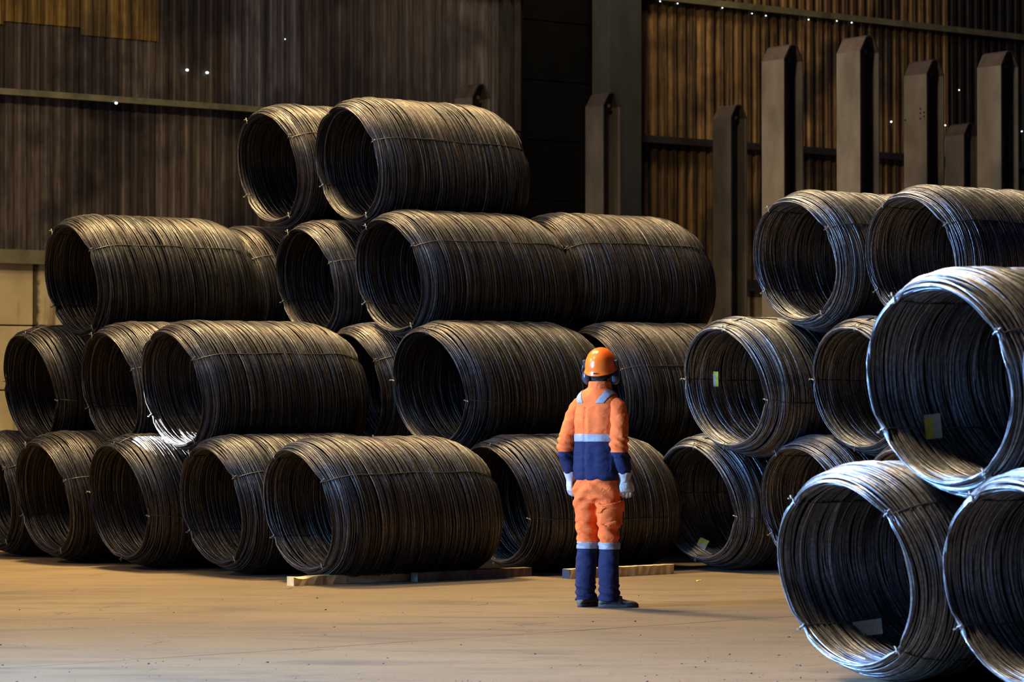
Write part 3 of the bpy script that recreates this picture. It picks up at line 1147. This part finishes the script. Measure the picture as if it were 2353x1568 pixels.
timber(675, 956, 1347, 0.072, 0.10, M_WOOD, 'chipped pale timber wedged along the foot of the front floor coil', 3, 'chipped')
timber(960, 1222, 1337, 0.072, 0.10, M_WOOD_DARK, 'dark weathered timber along the floor, end to end with the chipped pale one', 5)
timber(1310, 1548, 1331, 0.080, 0.10, M_WOOD, 'clean pale squared timber with dark end lying behind the worker\'s legs', 8, 'blue')
timber(1276, 1420, 1314, 0.06, 0.10, M_WOOD_DARK, 'short dark timber half hidden behind the clean pale one', 11)

# crumbs and grit on the floor
g = random.Random(5)
b = bmesh.new()
for i in range(330):
    if i < 240:
        y = 1568 - 200 * g.random() ** 1.3; x = g.uniform(-50, 2000)
    else:
        y = g.uniform(1500, 1575); x = g.uniform(1500, 1900)
    Y = CAMZ * F / (y - 900.0)
    p = at(x, y, Y); p.z = 0
    r = g.choice((0.002, 0.003, 0.003, 0.004, 0.004, 0.005, 0.008)) * g.uniform(0.6, 1.1)
    res = bmesh.ops.create_icosphere(b, subdivisions=1, radius=r)
    M = Matrix.Translation((p.x, p.y, r * 0.4)) @ Matrix.Rotation(g.uniform(0, 6), 4, 'Z') @ Matrix.Diagonal((g.uniform(0.8, 1.6), g.uniform(0.7, 1.1), 0.7, 1))
    bmesh.ops.transform(b, matrix=M, verts=res['verts'])
o = link('floor_grit', from_bm('floor_grit', b, M_STONE))
tag(o, 'loose crumbs of concrete and grit scattered over the floor', 'debris', kind='stuff')
b = bmesh.new()
box(b, (-0.018, -0.01, 0.001), (0.018, 0.012, 0.006), 0.001)
o = link('paper_scrap', from_bm('paper_scrap', b, M_TAG_Y)); o.location = at(1606, 1335, CAMZ * F / 435.0); o.location.z = 0; o.rotation_euler = (0, 0, 0.5)
tag(o, 'tiny yellow paper scrap on the floor below the right rear stack', 'scrap')

# ------------------------------------------------------------------ the worker
PX, PY = 1377, 19.85
base = at(PX, 1395, PY); base.z = 0
BODY = R(-30)
person = empty('person', base, BODY)
tag(person, 'person in orange and navy work clothes, helmet and earmuffs, standing with back turned', 'person')


def ell_rings(secs, k=24):
    """secs: (x, y, z, rx, ry)"""
    return [[Vector((x + rx * math.cos(2 * math.pi * j / k), y + ry * math.sin(2 * math.pi * j / k), z)) for j in range(k)] for (x, y, z, rx, ry) in secs]


def bez(pts, rads, steps=5):
    """smooth a joint chain (Catmull-Rom) with radii"""
    P = [Vector(p) for p in pts]
    out, ro = [], []
    for i in range(len(P) - 1):
        p0, p1, p2, p3 = P[max(i - 1, 0)], P[i], P[i + 1], P[min(i + 2, len(P) - 1)]
        for s in range(steps):
            t_ = s / steps
            q = 0.5 * ((2 * p1) + (p2 - p0) * t_ + (2 * p0 - 5 * p1 + 4 * p2 - p3) * t_ ** 2 + (3 * p1 - p0 - 3 * p2 + p3) * t_ ** 3)
            out.append(q); ro.append(rads[i] * (1 - t_) + rads[i + 1] * t_)
    out.append(P[-1]); ro.append(rads[-1])
    return out, ro


OX = -0.018                                    # the trunk leans a hair to the left
SH_L, EL_L, WR_L = (-0.164, 0.0, 1.415), (-0.245, -0.045, 1.14), (-0.250, 0.03, 0.955)
SH_R, EL_R, WR_R = (0.146, 0.0, 1.415), (0.185, -0.05, 1.14), (0.195, 0.02, 0.955)
HIPL, KNL, ANL = (-0.108, 0.0, 0.84), (-0.106, 0.02, 0.46), (-0.108, -0.005, 0.10)
HIPR, KNR, ANR = (0.066, 0.0, 0.84), (0.070, 0.02, 0.46), (0.078, 0.0, 0.10)
HEADC = Vector((-0.004, 0.035, 1.690))
HROT = Matrix.Rotation(R(10), 4, 'Z') @ Matrix.Rotation(R(16), 4, 'X')

# body: one continuous figure
b = bmesh.new()
ring_loft(b, ell_rings([(OX, 0, 0.80, .13, .09), (OX, 0, 0.95, .14, .10), (OX, 0, 1.10, .135, .095), (OX, 0, 1.30, .155, .10), (OX + .005, 0, 1.42, .15, .09),
                        (OX + .005, 0, 1.49, .08, .065), (OX + .005, 0.01, 1.54, .056, .058), (0, 0.02, 1.64, .054, .058)]))
for S_, E_, W_ in ((SH_L, EL_L, WR_L), (SH_R, EL_R, WR_R)):
    p_, r_ = bez([S_, E_, W_, (W_[0], W_[1] + 0.01, W_[2] - 0.05)], [0.05, 0.038, 0.028, 0.03]); tube(b, p_, r_, 12)
for H_, K_, A_ in ((HIPL, KNL, ANL), (HIPR, KNR, ANR)):
    p_, r_ = bez([H_, K_, A_, (A_[0], A_[1] + 0.01, 0.05)], [0.078, 0.052, 0.036, 0.04]); tube(b, p_, r_, 12)
hm = Matrix.Translation(HEADC) @ HROT
ball(b, hm @ Vector((0, 0, 0.03)), (0.076, 0.094, 0.098), M=HROT)
ball(b, hm @ Vector((0, 0.035, -0.045)), (0.055, 0.060, 0.062), M=HROT)     # jaw
ball(b, hm @ Vector((0, 0.102, -0.012)), (0.014, 0.020, 0.028), M=HROT)     # nose
ball(b, hm @ Vector((0, 0.092, -0.055)), (0.024, 0.012, 0.008), M=HROT)     # mouth
for s in (-1, 1):
    ball(b, hm @ Vector((s * 0.078, 0.0, -0.01)), (0.010, 0.020, 0.032), M=HROT)
body = link('body', remeshed(b, 0.009, 3), person)
body.data.materials.clear(); body.data.materials.append(M_SKIN)
t_ = NT('eye_dark'); t_.color((0.02, 0.015, 0.012)); t_.pr(0, 0.2); M_EYE = t_.m
for s in (-1, 1):
    b = bmesh.new(); ball(b, hm @ Vector((s * 0.031, 0.084, 0.008)), (0.013, 0.010, 0.009), M=HROT)
    link('eye', from_bm('eye', b, M_EYE, True), body)
# hair under the helmet
b = bmesh.new()
ball(b, hm @ Vector((0, -0.012, 0.010)), (0.083, 0.098, 0.100), M=HROT)
ball(b, hm @ Vector((0, -0.055, -0.055)), (0.062, 0.040, 0.040), M=HROT)
me = remeshed(b, 0.009, 3, lambda p: 0.004 * noise.noise(p * 60))
me.materials.clear(); me.materials.append(M_HAIR)
bm = bmesh.new(); bm.from_mesh(me)
bmesh.ops.bisect_plane(bm, geom=bm.verts[:] + bm.edges[:] + bm.faces[:], plane_co=hm @ Vector((0, 0.05, 0.0)), plane_no=HROT @ Vector((0, 1, -0.3)), clear_outer=True)
bm.to_mesh(me); bm.free()
link('hair', me, body)


def wrinkle(seed, amp, fold=None):
    def f(p):
        q = Vector((p.x * 9, p.y * 9, p.z * 5 + seed))
        v = noise.noise(q) * 0.6 + noise.noise(Vector((p.x * 5 + p.z * 14, p.y * 6, p.z * 17 - p.x * 12 + seed))) * 0.7
        v += 0.35 * noise.noise(Vector((p.x * 24, p.y * 24, p.z * 30 + seed)))
        if fold: v += fold(p)
        return amp * v
    return f


# ---- jacket
b = bmesh.new()
ring_loft(b, ell_rings([(OX, 0, 0.905, .165, .118), (OX, 0, 0.93, .178, .128), (OX, 0, 1.00, .184, .132), (OX, 0, 1.10, .178, .128), (OX, 0, 1.25, .172, .125),
                        (OX, 0, 1.36, .178, .122), (OX + .003, 0, 1.43, .172, .112), (OX + .004, 0, 1.475, .166, .104), (OX + .005, 0, 1.508, .146, .096), (OX + .007, 0.002, 1.538, .112, .086),
                        (OX + .010, 0.006, 1.560, .082, .076), (OX + .012, 0.012, 1.580, .066, .068)], 32))

def jfold(p):
    v = 0
    dx = abs(p.x - OX)
    if p.y < 0.02 and dx < 0.15 and p.z < 1.42:
        # box pleats of the back and the blousing above the hem
        v += 1.6 * math.exp(-((p.x - OX + 0.035) / 0.012) ** 2) * -1
        v += 0.8 * math.sin((p.x + p.z * 0.05) * 62) * (0.25 + max(0, (1.14 - max(p.z, 1.10 - (p.z < 0.97) * 0))) * 5) * (1 if p.z > 0.97 else 0.2)
    if dx > 0.19 and 1.05 < p.z < 1.2:
        v += 1.0 * math.sin(p.z * 150 + p.x * 30)
    return v


jm = remeshed(b, 0.0085, 3, wrinkle(3, 0.0075, jfold))
Z_T, Z_S = 1.178, 1.105                          # colour change on trunk and on sleeves


def two_tone(me, z):
    bm = bmesh.new(); bm.from_mesh(me)
    bmesh.ops.bisect_plane(bm, geom=bm.verts[:] + bm.edges[:] + bm.faces[:], plane_co=(0, 0, z), plane_no=(0, 0, 1))
    for f in bm.faces: f.material_index = 0 if f.calc_center_median().z > z else 1
    me.materials.clear(); me.materials.append(M_ORANGE); me.materials.append(M_NAVY)
    bm.to_mesh(me); bm.free()
    me.polygons.foreach_set('use_smooth', [True] * len(me.polygons))


two_tone(jm, Z_T)
jacket = link('jacket', jm, person)
for sgn, S_, E_, W_ in ((-1, SH_L, EL_L, WR_L), (1, SH_R, EL_R, WR_R)):
    b = bmesh.new()
    S0 = (S_[0] - sgn * 0.055, S_[1], S_[2] + 0.028)
    Mi = tuple((Vector(S_) + Vector(E_)) / 2 + Vector((sgn * 0.012, 0, 0)))
    Fo = tuple((Vector(W_) + Vector(E_)) / 2)
    We = (W_[0], W_[1], W_[2] + 0.005)
    p_, r_ = bez([S0, S_, Mi, E_, Fo, We], [0.060, 0.069, 0.067, 0.064, 0.061, 0.047], 5)
    tube(b, p_, r_, 18)
    ph = sgn * 2.0
    sm = remeshed(b, 0.0075, 2, wrinkle(21 + sgn, 0.0072, lambda p: (0.9 * math.sin(p.z * 115 + p.x * 60 + p.y * 40 + ph + 2 * noise.noise(p * 9)) if 1.05 < p.z < 1.22 else 0.25 * math.sin(p.z * 60 + p.x * 70))))
    two_tone(sm, Z_S)
    link('sleeve', sm, jacket)
# tape round the trunk (between the arms)
pl = [((0, 0, 1.232), (0, 0, 1)), ((0, 0, 1.178), (0, 0, -1)), ((OX - 0.172, 0, 0), (-1, 0, 0)), ((OX + 0.150, 0, 0), (1, 0, 0))]
link('reflective_band', cut_patch(jm, pl, 0.0025, 0.002, [M_REFL]), jacket)
# shoulder tapes
for cx, tiltx in ((OX - 0.100, 0.45), (OX + 0.092, -0.60)):
    d = Vector((1, 0, tiltx)).normalized()
    c0 = Vector((cx, 0, 1.485))
    pl = [(c0 + d * 0.026, d), (c0 - d * 0.026, -d), ((0, 0, 1.452), (0, 0, -1)), ((0, 0.06, 0), (0, 1, 0))]
    link('shoulder_tape', cut_patch(jm, pl, 0.0025, 0.002, [M_REFL]), jacket)
# collar
b = bmesh.new()
ring_loft(b, ell_rings([(OX + .010, 0.008, 1.515, .104, .092), (OX + .012, 0.012, 1.545, .092, .084), (OX + .016, 0.014, 1.572, .083, .082), (OX + .018, 0.016, 1.604, .080, .084),
                        (OX + .018, 0.016, 1.608, .074, .078), (OX + .016, 0.014, 1.56, .060, .064)], 28), cap=False)
bmesh.ops.subdivide_edges(b, edges=b.edges[:], cuts=2, use_grid_fill=True)
for v in b.verts:
    v.co += (v.co - Vector((OX, 0.01, v.co.z))).normalized() * 0.004 * noise.noise(v.co * 28)
link('collar', from_bm('collar', b, M_ORANGE, True), jacket)
# waistband of the jacket
pl = [((0, 0, 0.945), (0, 0, 1)), ((OX - 0.19, 0, 0), (-1, 0, 0)), ((OX + 0.19, 0, 0), (1, 0, 0))]
link('waistband', cut_patch(jm, pl, 0.002, 0.003, [M_NAVY]), jacket)

# ---- trousers
b = bmesh.new()
ring_loft(b, ell_rings([(OX, 0, 0.96, .150, .108), (OX, 0, 0.90, .164, .118), (OX, -0.004, 0.84, .172, .124), (OX, 0, 0.775, .168, .112), (OX, 0, 0.745, .12, .06)], 32))
for H_, K_, A_, s in ((HIPL, KNL, ANL, -1), (HIPR, KNR, ANR, 1)):
    Mi = tuple((Vector(H_) + Vector(K_)) / 2)
    Ca = tuple((Vector(A_) + Vector(K_)) / 2 + Vector((0, -0.01, 0)))
    p_, r_ = bez([H_, Mi, K_, Ca, (A_[0], A_[1], 0.045)], [0.094, 0.082, 0.073, 0.072, 0.076], 6)
    tube(b, p_, r_, 20)


def tfold(p):
    v = 0
    if p.z > 0.70:
        v += 0.8 * math.sin((p.z * 60) + abs(p.x - OX) * 50)
    if 0.44 < p.z < 0.60:
        v += 0.9 * math.sin(p.z * 75 + p.x * 55)
    if p.z < 0.16:
        v += 0.8 * math.sin(p.z * 110 + p.x * 20)
    return v


tm_ = remeshed(b, 0.0085, 3, wrinkle(11, 0.0085, tfold))
bm = bmesh.new(); bm.from_mesh(tm_)
bmesh.ops.bisect_plane(bm, geom=bm.verts[:] + bm.edges[:] + bm.faces[:], plane_co=(0, 0, 0.418), plane_no=(0, 0, 1))
for f in bm.faces:
    f.material_index = 0 if f.calc_center_median().z > 0.418 else 1
tm_.materials.clear(); tm_.materials.append(M_ORANGE); tm_.materials.append(M_NAVY)
bm.to_mesh(tm_); bm.free()
tm_.polygons.foreach_set('use_smooth', [True] * len(tm_.polygons))
trousers = link('trousers', tm_, person)
for s in (-1, 1):
    pl = [((0, 0, 0.462), (0, 0, 1)), ((0, 0, 0.414), (0, 0, -1)), ((OX, 0, 0), (-s, 0, 0))]
    link('reflective_band', cut_patch(tm_, pl, 0.003, 0.002, [M_REFL]), trousers)
# cargo pocket on the right thigh, with flap
dn = Vector((0.86, -0.50, 0)).normalized(); du = Vector((0.50, 0.86, 0))
pc_ = Vector((0.062, 0, 0)) + dn * 0.05
pl = [((0, 0, 0.735), (0, 0, 1)), ((0, 0, 0.590), (0, 0, -1)), (pc_ + du * 0.055, du), (pc_ - du * 0.060, -du), (pc_ - dn * 0.02, -dn)]
pocket = link('cargo_pocket', cut_patch(tm_, pl, 0.016, 0.016, [M_ORANGE]), trousers)
pl = [((0, 0, 0.755), (0.05, 0, 1)), ((0, 0, 0.695), (0.0, 0, -1)), (pc_ + du * 0.062, du), (pc_ - du * 0.067, -du), (pc_ - dn * 0.02, -dn)]
link('pocket_flap', cut_patch(tm_, pl, 0.029, 0.010, [M_ORANGE]), trousers)


# ---- gloves
def glove(W_, side, curl):
    """hand hanging down, palm to the thigh; local: z up, x outward, y forward"""
    b = bmesh.new()
    W = Vector(W_)
    s = side
    rz = Matrix.Rotation(-s * R(48), 3, 'Z')
    T = lambda x, y, z: W + rz @ Vector((x * s, y, z))
    # gauntlet cuff
    ring_loft(b, [[T(0.048 * c_ * k, 0.052 * s_ * k, z) for c_, s_ in [(math.cos(2 * math.pi * j / 16), math.sin(2 * math.pi * j / 16)) for j in range(16)]]
                  for (z, k) in ((0.006, 1.04), (-0.02, 0.90), (-0.045, 0.70), (-0.06, 0.64))])
    # palm: a flattened slab, broad front to back
    ring_loft(b, [[T(0.004 + rx * math.cos(2 * math.pi * j / 16), 0.004 + ry * math.sin(2 * math.pi * j / 16), z) for j in range(16)]
                  for (z, rx, ry) in ((-0.045, .024, .030), (-0.075, .022, .042), (-0.105, .020, .046), (-0.128, .017, .044), (-0.138, .010, .036))])
    fy = (0.036, 0.013, -0.010, -0.031)
    ln = (0.070, 0.080, 0.074, 0.058)
    for k in range(4):
        y0 = fy[k] + 0.004
        L = ln[k]
        p = [Vector((0.002, y0, -0.115))]
        ang = math.radians(8 + k * 3)
        cur = p[0]
        pts = [cur]
        for q, fr in enumerate((0.30, 0.38, 0.26, 0.20)):
            cur = cur + Vector((-math.sin(ang) * L * fr, (fy[k] * 0.10) * fr, -math.cos(ang) * L * fr))
            pts.append(cur)
            ang += math.radians(curl[q])
        pp, rr = bez([T(*q) for q in pts], [0.0138, 0.0128, 0.0118, 0.0108, 0.0085], 3)
        tube(b, pp, rr, 9)
        ball(b, pp[-1], (0.0078,) * 3, 8, 6)
    th = [(0.0, 0.030, -0.060), (-0.006, 0.052, -0.082), (-0.014, 0.064, -0.108), (-0.024, 0.066, -0.130)]
    pp, rr = bez([T(*q) for q in th], [0.017, 0.015, 0.012, 0.009], 3)
    tube(b, pp, rr, 10)
    me = remeshed(b, 0.0042, 2, lambda p: 0.0016 * noise.noise(p * 70))
    me.materials.clear(); me.materials.append(M_GLOVE)
    return link('glove', me, person)


glove(WR_L, -1, (26, 44, 42, 22))
glove(WR_R, 1, (22, 38, 36, 20))


# ---- shoes
def shoe(A_, ang):
    b = bmesh.new()
    L, k = 0.285, 18
    secs = []   # along the foot: y from heel
    for (y, w2, h) in ((0.0, .022, .045), (0.012, .034, .062), (0.05, .040, .085), (0.085, .040, .095), (0.12, .040, .082), (0.165, .046, .062), (0.21, .050, .052), (0.25, .044, .046), (0.275, .028, .036), (0.285, .010, .026)):
        secs.append([Vector((w2 * math.cos(2 * math.pi * j / k) + (0.004 if y > .1 else 0), y - 0.075,
                             max(0.016, 0.016 + (h - 0.016) * (0.5 + 0.5 * math.sin(2 * math.pi * j / k)) ** 0.8))) for j in range(k)])
    ring_loft(b, secs)
    me = remeshed(b, 0.006, 3)
    me.materials.clear(); me.materials.append(M_SHOE)
    M = Matrix.Translation((A_[0], A_[1], 0)) @ Matrix.Rotation(ang, 4, 'Z')
    o = link('shoe', me, person); o.matrix_local = M
    b = bmesh.new()
    out = []
    for j in range(28):
        t_ = 2 * math.pi * j / 28
        yy = 0.5 * L * math.sin(t_)
        wq = 0.052 if yy > 0 else 0.042
        out.append((wq * math.copysign(abs(math.cos(t_)) ** 0.75, math.cos(t_)) + 0.002, yy * 1.03 + L / 2 - 0.075))
    rings = [[Vector((x * k_, (y - 0.065) * k_ + 0.065, z)) for x, y in out] for z, k_ in ((0.0, 0.97), (0.004, 1.0), (0.020, 1.0), (0.026, 0.96))]
    ring_loft(b, rings)
    link('sole', from_bm('sole', b, M_SOLE, True), o)
    # strap over the instep
    b = bmesh.new()
    pts = [Vector((0.047 * math.cos(a_), 0.075, 0.030 + 0.052 * math.sin(a_))) for a_ in [math.pi * q / 12 for q in range(13)]]
    for i in range(12):
        p, q = pts[i], pts[i + 1]
        for dz in (0,):
            v = [b.verts.new(p + Vector((0, -0.016, 0))), b.verts.new(q + Vector((0, -0.016, 0))), b.verts.new(q + Vector((0, 0.016, -0.006))), b.verts.new(p + Vector((0, 0.016, -0.006)))]
            b.faces.new(v)
    bmesh.ops.remove_doubles(b, verts=b.verts[:], dist=0.0005)
    bmesh.ops.solidify(b, geom=b.faces[:], thickness=0.005)
    link('strap', from_bm('strap', b, M_SHOE, True), o)
    return o


shoe(ANL, R(-14))
shoe(ANR, R(-52))

# ---- helmet with earmuffs
helm = empty('helmet', (0, 0, 0)); helm.parent = person
helm.matrix_local = Matrix.Translation(HEADC + Vector((0, 0, 0.012))) @ HROT
b = bmesh.new()
k = 40
rings = []
for q in range(15):
    f = q / 14 * math.pi / 2
    z = 0.148 * math.sin(f)
    cr = math.cos(f) ** 0.86
    ring = []
    for j in range(k):
        a_ = 2 * math.pi * j / k
        rx, ry = 0.112, 0.135
        rid = 1 + 0.016 * math.exp(-(math.cos(a_) / 0.16) ** 2) * math.sin(min(1, f * 1.1) * math.pi) if f > 0.2 else 1
        ring.append(Vector((rx * cr * math.cos(a_) * rid, ry * cr * math.sin(a_) * rid, z + (rid - 1) * 0.25)))
    rings.append(ring)
base_r = rings[0]
brim = [[Vector((p.x * s_, p.y * s_ + (pk if p.y > 0.07 else 0) * ((p.y - 0.07) / 0.065), z_ - (0.010 if p.y < 0 else 0) * (-p.y / 0.135) + dz_)) for p in base_r]
        for (s_, z_, pk, dz_) in ((0.93, -0.012, 0, 0), (1.02, -0.014, 0.045, 0), (1.065, -0.012, 0.05, 0), (1.06, -0.006, 0.048, 0), (1.0, 0.001, 0.0, 0))]
allr = brim + rings[1:]
vr = ring_loft(b, allr, cap=False)
b.faces.new(vr[-1])
link('shell', from_bm('shell', b, M_HELM, True), helm)
b = bmesh.new()
box(b, (-0.014, -0.145, -0.006), (0.014, -0.139, 0.004), 0.002)
link('rear_clip', from_bm('rear_clip', b, M_BLACK), helm)
for s in (-1, 1):
    b = bmesh.new()
    ball(b, (s * 0.106, -0.012, -0.064), (0.036, 0.046, 0.054), 20, 12)
    ear = link('earmuff_cup', from_bm('earmuff_cup', b, M_CUP, True), helm)
    b = bmesh.new()
    ball(b, (s * 0.084, -0.012, -0.064), (0.022, 0.044, 0.052), 16, 10)
    link('cushion', from_bm('cushion', b, M_FOAM, True), ear)
    b = bmesh.new()
    tube(b, [(s * 0.112, 0.004, 0.045), (s * 0.128, -0.002, 0.022), (s * 0.138, -0.010, -0.010), (s * 0.134, -0.012, -0.045)], [0.007, 0.008, 0.007, 0.006], 8)
    box(b, (s * 0.118 - 0.012, -0.016, 0.008), (s * 0.118 + 0.012, 0.020, 0.060), 0.006)
    link('earmuff_arm', from_bm('earmuff_arm', b, M_BLACK, True), ear)

# ------------------------------------------------------------------ the sunbeam through a gap in the roof
st = an(11.95, 20.80, 1.27)
spot('sunbeam', st + AX * -9 + Vector((0, 0, 5.0)) + NX * 5, st, 110000, (0.86, 0.93, 1.0), 2.9, 0.1, 0.004)
fp = at(20, 1610, CAMZ * F / 710.0); fp.z = 0
spot('floor_daylight', fp + AX * -5 + Vector((0, 0, 6.0)), fp, 4500, (0.62, 0.74, 1.0), 14, 0.6, 0.2)
